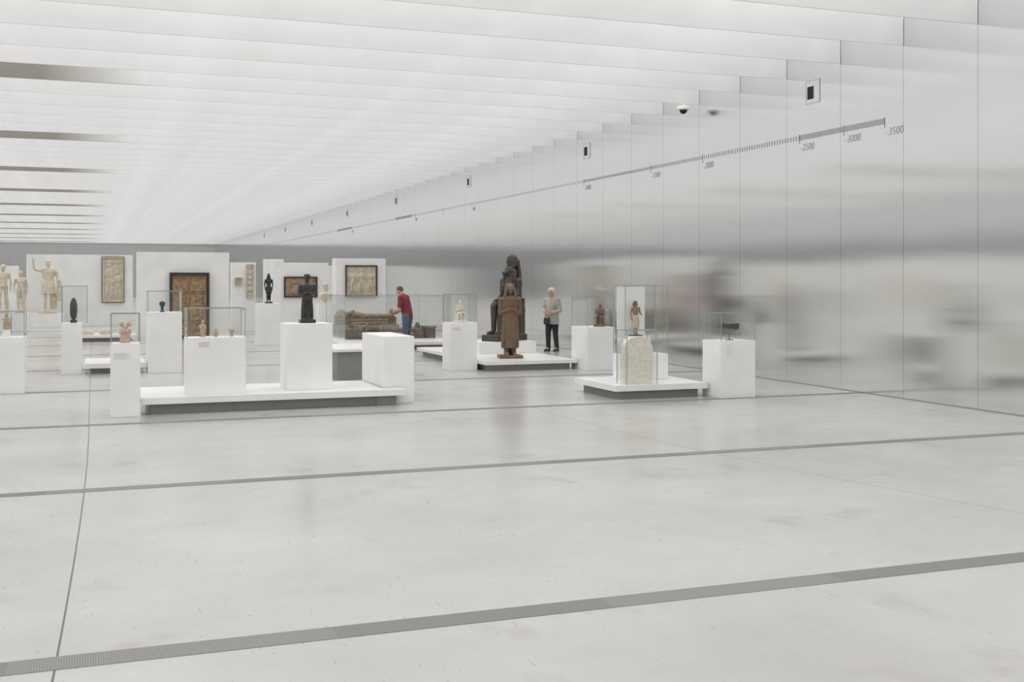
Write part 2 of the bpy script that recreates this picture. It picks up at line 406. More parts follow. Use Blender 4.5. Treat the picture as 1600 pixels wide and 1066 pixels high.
def vitrine(x0, x1, y0, y1, z0, h, label="clear glass display hood with green-tinted edges"):
    cx, cy = (x0+x1)/2, (y0+y1)/2; a, b = (x1-x0)/2-.008, (y1-y0)/2-.008
    r = empty("glass_display_case", (cx, cy, z0), label, "display case")
    vs = [(-a, -b, .001), (a, -b, .001), (a, b, .001), (-a, b, .001), (-a, -b, h), (a, -b, h), (a, b, h), (-a, b, h)]
    fs = [(0, 1, 5, 4), (1, 2, 6, 5), (2, 3, 7, 6), (3, 0, 4, 7), (4, 5, 6, 7)]
    me = bpy.data.meshes.new("glass_hood"); me.from_pydata(vs, [], fs); obj("glass_hood", me, M_glass, r)
    bm = bmesh.new(); t = .005
    for (X, Y) in ((-a, -b), (a, -b), (a, b), (-a, b)): addbox(bm, X-t, X+t, Y-t, Y+t, .001, h+t)
    for Z in (h,):
        for Y in (-b, b): addbox(bm, -a, a, Y-t, Y+t, Z-t, Z+t)
        for X in (-a, a): addbox(bm, X-t, X+t, -b, b, Z-t, Z+t)
    bmobj("glass_edge", bm, M_edge, r)
    return r

# nearest platform group
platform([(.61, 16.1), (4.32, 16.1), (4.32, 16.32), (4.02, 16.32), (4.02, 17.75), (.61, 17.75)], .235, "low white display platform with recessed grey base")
pedestal(.22, .60, 16.0, 16.4, 0, .99, text=(.27, .47, .77, .86))
vitrine(.22, .60, 16.0, 16.4, .99, .40)
pedestal(1.22, 2.03, 16.28, 16.78, .235, .80, "wide white display pedestal on a low platform", text=(1.38, 1.55, .90, .97))
vitrine(1.22, 2.03, 16.28, 16.78, 1.035, .41)
pedestal(2.64, 3.30, 16.45, 17.1, .235, .97, "white display pedestal carrying a dark statue")
pedestal(4.05, 4.52, 16.36, 17.8, 0, 1.0, "long white display pedestal with bare top")

pedestal(-1.75, -1.04, 19.9, 20.5, 0, .91)
vitrine(-1.75, -1.04, 19.9, 20.5, .91, .42)
pedestal(-.58, -.20, 23.6, 24.0, 0, 1.0, "slim white display pedestal")
vitrine(-.58, -.10, 23.6, 24.0, 1.0, .72)
platform(rect(-.16, .98, 23.5, 25.2), .2, "low white display platform with recessed grey base")
pedestal(1.01, 1.66, 23.3, 23.9, 0, 1.2, "tall white display pedestal")
vitrine(1.01, 1.66, 23.3, 23.9, 1.2, .42)

r = empty("display_plinth", (4.8, 21.3, 0), "grey plinth with thin white top slab", "plinth")
box("plinth_base", 4.2, 5.4, 20.5, 22.2, 0, .52, M_grey, r); box("plinth_top", 4.14, 5.46, 20.42, 22.3, .52, .57, M_slab, r)

# central platform
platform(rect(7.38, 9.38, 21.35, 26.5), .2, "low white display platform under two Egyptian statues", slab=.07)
pedestal(6.79, 7.37, 21.85, 22.4, 0, .97, text=(6.84, 7.02, .8, .88)); vitrine(6.79, 7.37, 21.85, 22.4, .97, .58)
pedestal(8.0, 9.36, 23.6, 24.9, .2, .26, "low white block under a seated dark statue")
pedestal(9.40, 10.02, 20.9, 21.7, 0, .88); vitrine(9.40, 10.02, 20.9, 21.7, .88, .60)

# near-right platform
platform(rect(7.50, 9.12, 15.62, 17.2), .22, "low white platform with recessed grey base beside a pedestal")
vitrine(7.72, 8.26, 15.68, 16.05, .22, .84, "clear glass hood over a round-topped stele")
pedestal(8.02, 8.80, 16.35, 16.8, .22, .42, "low white pedestal inside a tall glass case")
vitrine(8.02, 8.80, 16.35, 16.8, .64, 1.11, "tall clear glass case around a painted wooden figure")
o = box("display_block", 8.14, 8.52, 16.42, 16.66, .64, .93, M_white, None, .003); tag(o, "small white riser block inside a glass case", "riser")
o = box("display_backing_panel", 8.06, 8.56, 16.71, 16.74, .64, 1.73, M_white, None, .002); tag(o, "thin white backing panel inside a glass case", "panel")
pedestal(9.15, 9.77, 15.28, 15.85, 0, .89, text=(9.23, 9.38, .62, .82)); vitrine(9.15, 9.77, 15.28, 15.85, .89, .43)

# sarcophagus platform
platform(rect(6.0, 9.35, 28.75, 32.9), .2, "low white platform beneath a long coffin case", slab=.08)
vitrine(6.35, 9.15, 30.0, 32.6, .2, 1.2, "long clear glass case holding painted coffins")
o = box("display_block", 6.5, 8.25, 31.5, 32.3, .2, .55, M_grey, None, .003); tag(o, "grey support block under a coffin", "riser")
platform(rect(-.45, 1.2, 35.6, 36.75), .2, "low white platform with broken stone fragments", slab=.08)

# ------------------------------------------------------------------ free-standing exhibition walls
def screen(x0, x1, y0, y1, h, label="freestanding white exhibition partition"):
    o = box("exhibition_partition", x0, x1, y0, y1, 0, h, M_white, None, .004); return tag(o, label, "partition")
screen(1.28, 4.07, 36.8, 37.5, 2.71, "freestanding white partition carrying a carved door")
screen(-2.45, 1.50, 47.9, 48.5, 2.84, "freestanding white partition behind a marble statue")
screen(4.6, 5.45, 40.9, 41.3, 2.46, "narrow white partition with small reliefs")
screen(5.63, 7.5, 38.1, 38.6, 2.42, "freestanding white partition with a dark framed painting")
screen(5.55, 6.2, 39.4, 39.8, 2.56)
screen(6.95, 8.5, 34.1, 34.7, 2.50, "freestanding white partition with a deep framed relief")
screen(-8.5, -3.3, 58, 58.4, 2.5)
screen(3.6, 6.4, 62, 62.4, 2.5)
screen(8.8, 10.6, 52, 52.4, 2.5)
# partitions along the other side, mirrored in the aluminium wall
for (x, y0, y1, h) in ((-5.0, 12.0, 20.0, 2.6), (-4.4, 20.2, 29.6, 2.55), (-4.9, 29.8, 37.4, 2.7), (-4.5, 37.6, 45.0, 2.55), (-5.2, 45.5, 56, 2.6)):
    screen(x-.4, x, y0, y1, h)

def figb(cx, z0, h, w=.5):
    return [(cx, z0+h*.92, h*.065, h*.08, .06), (cx, z0+h*.70, h*.13*w*2, h*.17, .07), (cx, z0+h*.48, h*.11*w*2, h*.14, .06),
            (cx-h*.06, z0+h*.22, h*.055, h*.24, .06), (cx+h*.06, z0+h*.22, h*.055, h*.24, .05),
            (cx-h*.16, z0+h*.62, h*.04, h*.16, .05), (cx+h*.17, z0+h*.68, h*.04, h*.15, .05)]

def relief(name, parent, w, h, bumps, m, depth=.06, base=.05, nz=.008, res=.02, loc=(0, 0, 0), border=0):
    nx = max(8, int(w/res)); nzz = max(8, int(h/res)); bm = bmesh.new(); G = []
    for j in range(nzz+1):
        row = []
        for i in range(nx+1):
            x = -w/2+w*i/nx; z = h*j/nzz; d = base
            t = 0
            for (cx, cz, rx, rz, a) in bumps:
                q = ((x-cx)/rx)**2+((z-cz)/rz)**2
                if q < 1: t = max(t, a*math.sqrt(1-q))
            t += nz*noise.noise(Vector((x*14, z*14, 0)))
            if border and (min(x+w/2, w/2-x) < border or min(z, h-z) < border): t = max(t, depth*.9)
            row.append(bm.verts.new((x, -(d+t), z)))
        G.append(row)
    for j in range(nzz):
        for i in range(nx): bm.faces.new((G[j][i], G[j][i+1], G[j+1][i+1], G[j+1][i]))
    ring = [G[0][i] for i in range(nx+1)]+[G[j][nx] for j in range(1, nzz+1)]+[G[nzz][i] for i in range(nx-1, -1, -1)]+[G[j][0] for j in range(nzz-1, 0, -1)]
    bk = [bm.verts.new((v.co.x, 0, v.co.z)) for v in ring]; n = len(ring)
    for i in range(n): bm.faces.new((ring[i], bk[i], bk[(i+1) % n], ring[(i+1) % n]))
    bm.faces.new(bk)
    return bmobj(name, bm, m, parent, loc, True)

def frame(name, parent, w, h, t, d, m, loc=(0, 0, 0)):
    bm = bmesh.new()
    addbox(bm, -w/2-t, -w/2, -d, 0, -t, h+t); addbox(bm, w/2, w/2+t, -d, 0, -t, h+t)
    addbox(bm, -w/2, w/2, -d, 0, -t, 0); addbox(bm, -w/2, w/2, -d, 0, h, h+t)
    return bmobj(name, bm, m, parent, loc)

for (x, y, w_, h_, z_) in ((-4.4, 25.0, 1.6, 1.3, .9), (-4.9, 33.5, 2.2, 1.2, .8), (-4.5, 41.0, 1.4, 1.6, .6)):
    o = relief("mirrored_relief", None, w_, h_, figb(-.3, .1, h_*.8)+figb(.3, .1, h_*.8), M_marble2, res=.05, border=.06)  # cream reliefs out of view, added for their reflection in the aluminium wall
    o.location = (x, y, z_); o.rotation_euler = (0, 0, math.radians(90)); tag(o, "large cream figured stone panel mounted on white partition", "relief")

# carved wooden doors
r = empty("carved_wooden_door", (2.84, 36.79, .03), "old brown wooden double door carved with panels in a dark frame", "carved door")
frame("door_frame", r, 1.06, 1.92, .07, .16, M_wooddark, (0, 0, .05))
for sx in (-1, 1):
    b = []
    for row in range(4):
        zc = .24+row*.46
        b += [(0.10*dx2, zc+dz, .05, .09, .04) for dx2, dz in ((-1, -.03), (1, .04), (0, .0))]
        b += [(0, zc+.19, .24, .02, .05), (0, zc-.2, .24, .02, .05), (-.05, zc+.12, .04, .04, .05), (.1, zc-.1, .05, .05, .05)]
    relief("door_leaf", r, .515, 1.88, b, M_wood, loc=(sx*.262, 0, .06), border=.03, res=.015)
r = empty("marble_relief", (.75, 47.89, .96), "tall cream marble relief with standing figures", "relief")
relief("relief_slab", r, .80, 1.78, figb(-.15, .15, 1.4)+figb(.17, .1, 1.15)+[(0, 1.6, .35, .1, .04)], M_marble2, border=.04)
frame("relief_border", r, .80, 1.78, .025, .08, M_wooddark)
o = relief("carved_panel", None, .26, 1.2, [(0, .1+.2*i, .09, .08, .04) for i in range(6)], M_marble2, loc=(5.24, 40.9, 1.2), border=.025)
tag(o, "narrow beige carved stone panel on a partition", "relief")
o = relief("small_relief", None, .26, .27, figb(-.03, .02, .22)+[(.07, .1, .04, .06, .02)], M_marble2, loc=(4.84, 40.9, 1.65), border=.02, res=.01)
tag(o, "small square stone relief on a partition", "relief")
r = empty("framed_wall_painting", (6.56, 38.09, 1.25), "faded brown painting in a dark frame on white partition", "painting")
frame("picture_frame", r, 1.04, .62, .04, .06, M_wooddark, (0, 0, .04))
relief("painted_panel", r, 1.04, .62, [(-.25, .2, .12, .16, .012), (.2, .28, .16, .2, .012)], M_paint, base=.02, loc=(0, 0, .04))
r = empty("framed_marble_relief", (7.73, 34.09, 1.34), "cream relief of three standing figures in a dark deep frame", "relief")
frame("relief_frame", r, .93, .89, .03, .07, M_wooddark, (0, 0, .03))
relief("relief_slab", r, .93, .89, figb(-.28, .08, .72)+figb(0, .08, .75)+figb(.28, .08, .7), M_marble2, loc=(0, 0, .03), base=.02)

# ------------------------------------------------------------------ statue sculpting
def st_head(S, H, R, cap=False):
    H = Vector(H); v = lambda x, y, z: H+R @ Vector((x, y, z))
    S.ell(H, (.074, .092, .112), R); S.ell(v(0, -.03, -.07), (.05, .055, .045), R)
    S.cap(v(0, -.088, .01), v(0, -.108, -.022), .008, .014)
    S.ell(v(0, -.086, -.058), (.024, .012, .008), R)
    for sx in (-1, 1): S.ell(v(sx*.076, .005, -.01), (.012, .02, .032), R); S.ell(v(sx*.03, -.078, .012), (.018, .012, .009), R)

def human(S, armR, armL, stride=0.0, k=1):
    S.ell((0, .01, .96), (.16, .115, .12)).ell((-.07, .06, .92), (.08, .08, .09)).ell((.07, .06, .92), (.08, .08, .09))
    S.loft([(.92, .15, .10), (1.08, .13, .095), (1.2, .15, .105), (1.32, .175, .115), (1.42, .14, .09), (1.46, .06, .06)])
    S.ell((-.075, -.07, 1.3), (.08, .05, .06)).ell((.075, -.07, 1.3), (.08, .05, .06))
    S.cap((-.16, 0, 1.4), (.16, 0, 1.4), .062, .062)
    S.cap((0, .005, 1.4), (0, -.005, 1.55), .058, .052)
    st_head(S, (0, -.012, 1.63), RX(0.05))
    for sx in (-1, 1):
        dy = -stride if sx < 0 else stride
        S.cap((sx*.09, 0, .92), (sx*.10, dy*.5-.01, .50), .088, .056)
        S.cap((sx*.10, dy*.5-.01, .50), (sx*.10, dy*.8+.02, .34), .054, .056)
        S.cap((sx*.10, dy*.8+.02, .34), (sx*.10, dy+.03, .08), .056, .036)
        S.cap((sx*.10, dy+.04, .04), (sx*.115, dy-.13, .03), .038, .03); S.ell((sx*.112, dy-.09, .03), (.045, .08, .03))
    for sx, A in ((-1, armR), (1, armL)):
        e, w = Vector(A[0]), Vector(A[1]); sh = Vector((sx*.2, 0, 1.39))
        S.ell(sh, (.065, .065, .07)); S.cap(sh, e, .052, .042); S.cap(e, w, .043, .027)
        d = (w-e).normalized(); S.cap(w, w+d*.09, .03, .026); S.cap(w+d*.09, w+d*.15, .02, .014)
    return S

pedestal(-2.25, -1.05, 46.5, 47.4, 0, .54, "low white pedestal under a marble statue")
S = Sc(1.12)
human(S, ((-.44, -.08, 1.45), (-.47, -.14, 1.72)), ((.32, .02, 1.12), (.36, -.2, 1.08)), .1)
S.loft([(.98, .185, .14), (1.1, .165, .125), (1.25, .19, .14), (1.38, .2, .13), (1.44, .12, .09)])
S.loft([(.62, .23, .18), (.75, .21, .165), (.98, .18, .14), (1.02, .16, .12)])
for i in range(12):
    a = 2*math.pi*i/12; S.cap((.17*math.cos(a), .13*math.sin(a), 1.0), (.225*math.cos(a), .175*math.sin(a), .62), .02, .03)
S.cap((.2, .02, 1.44), (-.16, -.08, 1.46), .05, .045); S.loft([(.35, .08, .07, .36, -.02), (.7, .09, .07, .36, -.02), (1.1, .07, .08, .34, -.02), (1.4, .06, .07, .24, .03), (1.46, .04, .05, .2, .04)])
S.loft([(.0, .1, .09, .2, .1), (.5, .08, .07, .19, .1), (.7, .05, .05, .18, .08)]); S.ell((0, 0, 1.7), (.09, .1, .08))
S.box((0, .0, -.02), (.62, .5, .1))
o = S.bake("marble_statue", M_marble, .015, 2, (-1.62, 46.95, .54+.08)); tag(o, "cream marble armoured man with one raised arm and cloak", "statue")

for X, hh, lab, st in ((-3.0, .95, "pale marble nude male torso statue", .08), (-2.42, .82, "pale marble nude youth statue with curly hair", .0)):
    pedestal(X-.26, X+.26, 43.5, 44.1, 0, .66, "white pedestal under a marble nude")
    S = Sc(hh); human(S, ((-.27, .03, 1.12), (-.25, -.05, .88)), ((.27, .03, 1.12), (.26, .0, .86)), st)
    S.ell((0, .01, 1.68), (.095, .11, .09)); S.box((0, 0, -.02), (.44, .42, .08)); S.loft([(0, .06, .06, .14, .09), (.5, .05, .05, .14, .09), (.7, .03, .03, .12, .06)])
    o = S.bake("marble_statue", M_marble, .013, 2, (X, 43.8, .66+.058)); tag(o, lab, "statue")

pedestal(4.32, 4.95, 32.0, 32.6, 0, 1.18, "tall white display pedestal under black statue")
S = Sc(.45); human(S, ((-.25, .02, 1.12), (-.22, -.02, .86)), ((.25, .02, 1.12), (.22, -.02, .86)), .12)
S.loft([(.55, .19, .15), (.8, .18, .14), (1.0, .15, .12)]); S.box((0, .14, .9), (.2, .1, 1.5)); S.loft([(1.42, .15, .07), (1.6, .12, .11, 0, .02), (1.75, .08, .09, 0, .02), (1.82, .04, .04, 0, .02)]); S.box((0, 0, -.02), (.46, .5, .08))
o = S.bake("black_stone_statue", M_black, .008, 1, (4.66, 32.3, 1.18+.027)); tag(o, "small black stone striding figure with tall headdress", "statue")

pedestal(6.25, 6.75, 33.2, 33.7, 0, 1.13)
S = Sc(1.0); st_head(S, (0, 0, .50), RX(.05)); S.ell((0, .01, .54), (.09, .11, .1)); S.cap((0, 0, .3), (0, 0, .42), .07, .06)
S.loft([(.1, .10, .08), (.16, .19, .12), (.28, .21, .12), (.33, .13, .09), (.36, .06, .06)]); S.loft([(0, .1, .1), (.03, .09, .09), (.05, .05, .05), (.12, .06, .06)])
o = S.bake("marble_bust", M_marble, .012, 1, (6.5, 33.45, 1.13)); tag(o, "pale marble portrait bust on a pedestal", "bust")

# dark diorite robed figure
S = Sc(.40)
S.box((0, -.02, .06), (.56, .52, .13))
S.loft([(.12, .22, .19), (.2, .235, .2), (.6, .22, .18), (.95, .19, .15), (1.1, .2, .15), (1.3, .245, .155), (1.4, .23, .14), (1.46, .12, .1), (1.48, .07, .07)], e=2.4)
for sx in (-1, 1):
    S.ell((sx*.24, 0, 1.37), (.085, .08, .09)); S.cap((sx*.27, .0, 1.34), (sx*.29, -.02, 1.06), .07, .06); S.cap((sx*.29, -.02, 1.06), (sx*.06, -.2, 1.1), .055, .042); S.ell((sx*.03, -.21, 1.11), (.07, .04, .05))
    S.cap((sx*.09, -.1, .15), (sx*.1, -.24, .14), .05, .04)
S.cap((.2, -.14, 1.3), (-.1, -.17, 1.0), .02, .02)
for i in range(5): S.cap((-.16+.08*i, -.185, .9), (-.17+.085*i, -.2, .22), .012, .016)
S.cap((0, 0, 1.42), (0, 0, 1.55), .085, .08); H = (0, -.01, 1.66)
st_head(S, H, RX(0)); S.ell((0, -.01, 1.66), (.1, .11, .12)); S.loft([(1.68, .12, .125), (1.72, .13, .135), (1.78, .12, .125), (1.82, .06, .07)])
o = S.bake("dark_stone_statue", M_black, .006, 1, (2.99, 16.8, 1.207)); tag(o, "black stone robed figure with cap and clasped hands", "statue")

# brown standing statue
S = Sc(.93)
S.loft([(.0, .27, .25), (.07, .27, .25)], e=12, n=48)
for sx in (-1, 1):
    S.cap((sx*.08, -.02, .1), (sx*.085, -.2, .1), .055, .04); S.cap((sx*.08, .0, .1), (sx*.08, .0, .3), .06, .065)
S.loft([(.22, .19, .13), (.25, .205, .14), (.45, .205, .14), (.75, .19, .135), (1.0, .175, .12), (1.2, .19, .125), (1.33, .2, .12), (1.39, .15, .1), (1.42, .07, .07)], e=2.2)
S.box((0, .12, .72), (.18, .08, 1.3)); S.cap((0, .0, 1.36), (0, -.01, 1.5), .06)
for sx in (-1, 1):
    S.ell((sx*.2, 0, 1.31), (.07, .075, .075)); S.cap((sx*.215, 0, 1.29), (sx*.225, -.02, 1.02), .055, .048)
    S.cap((sx*.225, -.02, 1.02), (sx*.04, -.16, 1.1), .045, .035)
    for i in range(4): S.cap((sx*.04-.01*i, -.165, 1.13-.02*i), (-sx*.03, -.17, 1.135-.02*i), .011, .01)
    S.cap((sx*.095, -.05, 1.55), (sx*.12, -.055, 1.36), .035, .045)
for i in range(9): S.cap((-.14+.035*i, -.118+.02*abs(i-4)/4, .96), (-.165+.041*i, -.138+.02*abs(i-4)/4, .27), .006, .009)
st_head(S, (0, -.045, 1.555), RX(0))
S.loft([(1.36, .13, .04, 0, .05), (1.48, .13, .08, 0, .03), (1.58, .12, .095, 0, .025), (1.65, .10, .095, 0, .01), (1.69, .05, .05, 0, .01)])
o = S.bake("brown_stone_statue", M_brown, .0075, 1, (8.23, 22.25, .2)); o.rotation_euler = (0, 0, -.2)
tag(o, "brown stone standing robed figure with broad wig", "statue")

# seated lioness goddess, facing -Y local
S = Sc(1.04)
S.box((0, -.08, .07), (.46, 1.02, .14)); S.box((0, .14, .42), (.44, .46, .62)); S.loft([(.1, .12, .06, 0, .36), (1.5, .10, .06, 0, .34), (1.78, .08, .05, 0, .3)], e=5); S.box((0, .33, .78), (.42, .09, .3))
for sx in (-1, 1):
    S.cap((sx*.11, .1, .78), (sx*.11, -.30, .77), .105, .088); S.cap((sx*.11, -.31, .76), (sx*.11, -.32, .22), .082, .055); S.cap((sx*.11, -.32, .19), (sx*.11, -.5, .17), .055, .042)
    S.ell((sx*.22, .14, 1.3), (.08, .08, .09)); S.cap((sx*.24, .14, 1.28), (sx*.235, .1, 1.0), .062, .05); S.cap((sx*.235, .1, 1.0), (sx*.13, -.18, .88), .048, .038); S.cap((sx*.13, -.18, .88), (sx*.12, -.29, .87), .04, .03)
    S.ell((sx*.07, .0, 1.2), (.065, .05, .06)); S.loft([(1.1, .035, .03, sx*.1, .0), (1.3, .05, .05, sx*.11, .03), (1.45, .07, .08, sx*.09, .08)])
    S.ell((sx*.085, .1, 1.62), (.03, .03, .04))
S.loft([(.72, .17, .15, 0, .12), (.92, .14, .12, 0, .12), (1.1, .17, .13, 0, .11), (1.28, .21, .13, 0, .13), (1.38, .14, .11, 0, .13), (1.42, .09, .09, 0, .12)])
S.ell((0, .07, 1.52), (.11, .12, .12)); S.cap((0, -.02, 1.5), (0, -.11, 1.475), .065, .045); S.ell((0, -.145, 1.495), (.03, .02, .02)); S.ell((0, .14, 1.47), (.15, .12, .15))
S.loft([(1.58, .06, .05, 0, .18), (1.62, .13, .06, 0, .18), (1.74, .165, .065, 0, .18), (1.84, .13, .06, 0, .18), (1.885, .05, .04, 0, .18)]); S.cap((0, .04, 1.66), (0, .0, 1.74), .02, .02)
o = S.bake("seated_lioness_statue", M_dark, .011, 1, (8.86, 24.15, .46)); o.rotation_euler = (0, 0, math.radians(-60))
tag(o, "dark granite seated lion-headed goddess with sun disc", "statue")

def seated(k, m, loc, rz, label, vox):
    S = Sc(k); S.box((0, .0, .05), (.5, .72, .1)); S.box((0, .14, .3), (.42, .34, .44)); S.box((0, .28, .55), (.36, .07, .5))
    for sx in (-1, 1):
        S.cap((sx*.1, .1, .54), (sx*.11, -.22, .54), .09, .08); S.cap((sx*.11, -.22, .52), (sx*.11, -.2, .16), .07, .05); S.cap((sx*.11, -.2, .13), (sx*.11, -.32, .12), .05, .04)
        S.ell((sx*.19, .1, .95), (.07, .07, .08)); S.cap((sx*.21, .1, .93), (sx*.25, .06, .72), .06, .055); S.cap((sx*.25, .06, .72), (sx*.07, -.1, .76), .05, .04)
    S.loft([(.5, .17, .14, 0, .1), (.7, .15, .13, 0, .1), (.9, .2, .14, 0, .1), (1.0, .15, .1, 0, .1), (1.04, .06, .06, 0, .1)])
    st_head(S, (0, .07, 1.15), RX(0)); S.ell((0, .09, 1.18), (.1, .1, .12))
    o = S.bake("seated_figurine", m, vox, 1, loc); o.rotation_euler = (0, 0, rz); return tag(o, label, "statuette")
seated(.35, M_alab, (7.10, 22.12, .97), .35, "small pale alabaster seated figure with folded arms", .007)
seated(.37, M_brown, (9.82, 21.2, .88), -.7, "small brown seated figure in a glass case", .007)

# painted wooden figure
r = empty("wooden_figurine", (8.31, 16.55, .93), "painted wooden male figure with pale kilt and dark wig", "statuette")
S = Sc(.315); human(S, ((-.27, .03, 1.12), (-.24, -.02, .86)), ((.27, .0, 1.12), (.24, -.22, 1.05)), .08); S.loft([(1.1, .15, .11), (1.3, .2, .13), (1.42, .17, .1)]); S.bake("figurine_body", M_red, .006, 1, parent=r, loc=(0, 0, .015))
S = Sc(.315); S.loft([(.35, .2, .16), (.6, .21, .17), (.85, .19, .145), (1.04, .155, .12)]); S.bake("kilt", M_kilt, .006, 1, parent=r, loc=(0, 0, .015))
S = Sc(.315); S.ell((0, .03, 1.68), (.12, .12, .1)); S.ell((0, .055, 1.58), (.15, .08, .14)); S.bake("wig", M_wig, .006, 1, parent=r, loc=(0, 0, .015))
box("wooden_base", 8.22, 8.40, 16.46, 16.64, .93, .945, M_wooddark, r)

# stele
bm = bmesh.new()
w, h, rr = .25, .74, .20
prof = [(-w, 0), (w, 0)]
for i in range(25):
    a = math.pi*i/24; c_, s_ = math.cos(a), math.sin(a)
    prof.append((w*math.copysign(abs(c_)**.85, c_), h-rr+rr*abs(s_)**.9))
f = bm.faces.new([bm.verts.new((p[0], 0, p[1])) for p in prof])
e = bmesh.ops.extrude_face_region(bm, geom=[f]); bmesh.ops.translate(bm, vec=(0, .13, 0), verts=[v for v in e["geom"] if isinstance(v, bmesh.types.BMVert)])
me = bpy.data.meshes.new("stele"); bmesh.ops.recalc_face_normals(bm, faces=bm.faces[:]); bm.to_mesh(me); bm.free()
t = bpy.data.objects.new("t", me); C.objects.link(t); rm = t.modifiers.new("r", 'REMESH'); rm.mode = 'VOXEL'; rm.voxel_size = .008
sm = t.modifiers.new("s", 'SMOOTH'); sm.iterations = 4
dg = bpy.context.evaluated_depsgraph_get(); dg.update(); me2 = bpy.data.meshes.new_from_object(t.evaluated_get(dg)); bpy.data.objects.remove(t)
for v in me2.vertices:
    n_ = noise.noise(v.co*25)*.003+noise.noise(v.co*9)*.006
    fr = abs(((v.co.z*14) % 1)-.5) < .08 and v.co.z < .5 and abs(v.co.x) < .19
    gl = noise.noise(Vector((v.co.x*70, 0, v.co.z*70)))*.003 if (v.co.z < .5 and abs(v.co.x) < .19) else 0
    v.co.y += n_+(.003 if fr else 0)+gl
o = obj("stone_stele", me2, M_limestone, None, (7.985, 15.80, .22), True); tag(o, "round-topped pale limestone stele with worn carving", "stele")

# dark stone fragment on stand
r = empty("stone_head_fragment", (9.46, 15.55, .89), "dark stone fragment mounted on a rod and square base", "sculpture")
S = Sc(1); S.box((0, 0, .225), (.31, .10, .07)); S.ell((0, 0, .215), (.17, .06, .05)); S.ell((-.11, 0, .235), (.06, .05, .04)); S.ell((.12, 0, .205), (.06, .045, .045))
o = S.bake("stone_fragment", M_dark, .007, 3, parent=r)
for v in o.data.vertices: v.co += Vector((noise.noise(v.co*12), noise.noise(v.co*12+Vector((5, 0, 0))), noise.noise(v.co*12+Vector((0, 7, 0)))))*.012
box("mounting_rod", 9.453, 9.467, 15.543, 15.557, .9, 1.08, M_steel, r); box("stand_base", 9.41, 9.51, 15.50, 15.60, .89, .90, M_wooddark, r)

# terracotta figure with round ears
S = Sc(1); S.loft([(0, .06, .05), (.03, .072, .055), (.08, .07, .05), (.13, .05, .04), (.18, .055, .04), (.2, .03, .03)])
S.ell((0, 0, .215), (.035, .035, .035)); S.cap((0, -.03, .215), (0, -.045, .205), .012, .008)
for sx in (-1, 1):
    S.ell((sx*.045, .0, .25), (.034, .014, .034)); S.cap((sx*.055, 0, .175), (sx*.07, -.02, .13), .016, .014); S.cap((sx*.07, -.02, .13), (sx*.025, -.05, .14), .013, .012); S.ell((sx*.022, -.04, .155), (.02, .018, .018))
o = S.bake("terracotta_figurine", M_pink, .005, 1, (.41, 16.2, .99)); tag(o, "pink terracotta figure with large round ears", "figurine")
S = Sc(1); S.loft([(0, .04, .04), (.01, .04, .04), (.012, .026, .026), (.09, .034, .03), (.16, .038, .03), (.185, .02, .02)]); S.ell((0, 0, .21), (.025, .026, .033)); S.cap((-.04, 0, .16), (-.026, -.03, .11), .011); S.cap((.04, 0, .16), (.026, -.03, .11), .011)
o = S.bake("clay_figurine", M_beige, .004, 1, (1.46, 16.52, 1.035)); tag(o, "beige clay standing figurine", "figurine")
S = Sc(1); S.loft([(0, .02, .02), (.02, .032, .032), (.05, .037, .037), (.08, .024, .024), (.1, .016, .016), (.115, .025, .025)])
o = S.bake("clay_jar", M_beige, .004, 1, (1.64, 16.52, 1.035)); tag(o, "small beige clay jar", "jar")
S = Sc(1); S.loft([(0, .025, .025), (.01, .025, .025), (.015, .012, .012), (.04, .012, .012), (.06, .038, .038), (.1, .042, .042), (.105, .04, .04)])
o = S.bake("clay_goblet", M_beige, .004, 1, (1.86, 16.52, 1.035)); tag(o, "small clay footed cup", "cup")
r = empty("clay_idol", (-1.33, 20.2, .91), "brown clay idol on small white riser", "figurine")
box("riser", -1.39, -1.27, 20.14, 20.26, .91, 1.03, M_white, r)
S = Sc(1); S.loft([(.12, .05, .04), (.2, .055, .035), (.25, .04, .03), (.30, .06, .035), (.32, .025, .025)]); S.ell((0, 0, .35), (.03, .03, .04)); S.cap((-.06, 0, .30), (-.03, -.04, .24), .015); S.cap((.06, 0, .30), (.03, -.04, .24), .015)
S.bake("idol", M_beige, .005, 1, parent=r)
o = box("display_block", -1.62, -1.45, 20.1, 20.3, .91, 1.1, M_white, None, .003); tag(o, "small white riser block inside a glass case", "riser")
r = empty("dark_stone_sculpture", (-.36, 23.8, 1.0), "tall narrow dark polished stone on a small stand", "sculpture")
S = Sc(1); S.loft([(.06, .02, .02), (.1, .055, .04), (.2, .07, .045), (.34, .07, .045), (.44, .05, .035), (.49, .02, .02)]); S.ell((.0, -.035, .32), (.04, .02, .06)); S.bake("carved_stone", M_dark, .007, 1, parent=r)
box("stand_base", -.42, -.30, 23.74, 23.86, 1.0, 1.06, M_wooddark, r)
r = empty("small_head_sculpture", (1.3, 23.6, 1.2), "small dark stone carved head on a steel rod", "sculpture")
S = Sc(.62); st_head(S, (0, 0, .24), RX(0)); S.ell((0, .01, .27), (.1, .11, .09)); S.cap((0, 0, .1), (0, 0, .18), .05); S.bake("stone_head", M_black, .006, 1, parent=r)
box("stand_base", 1.26, 1.34, 23.56, 23.64, 1.2, 1.23, M_wooddark, r); box("mounting_rod", 1.294, 1.306, 23.594, 23.606, 1.22, 1.28, M_steel, r)
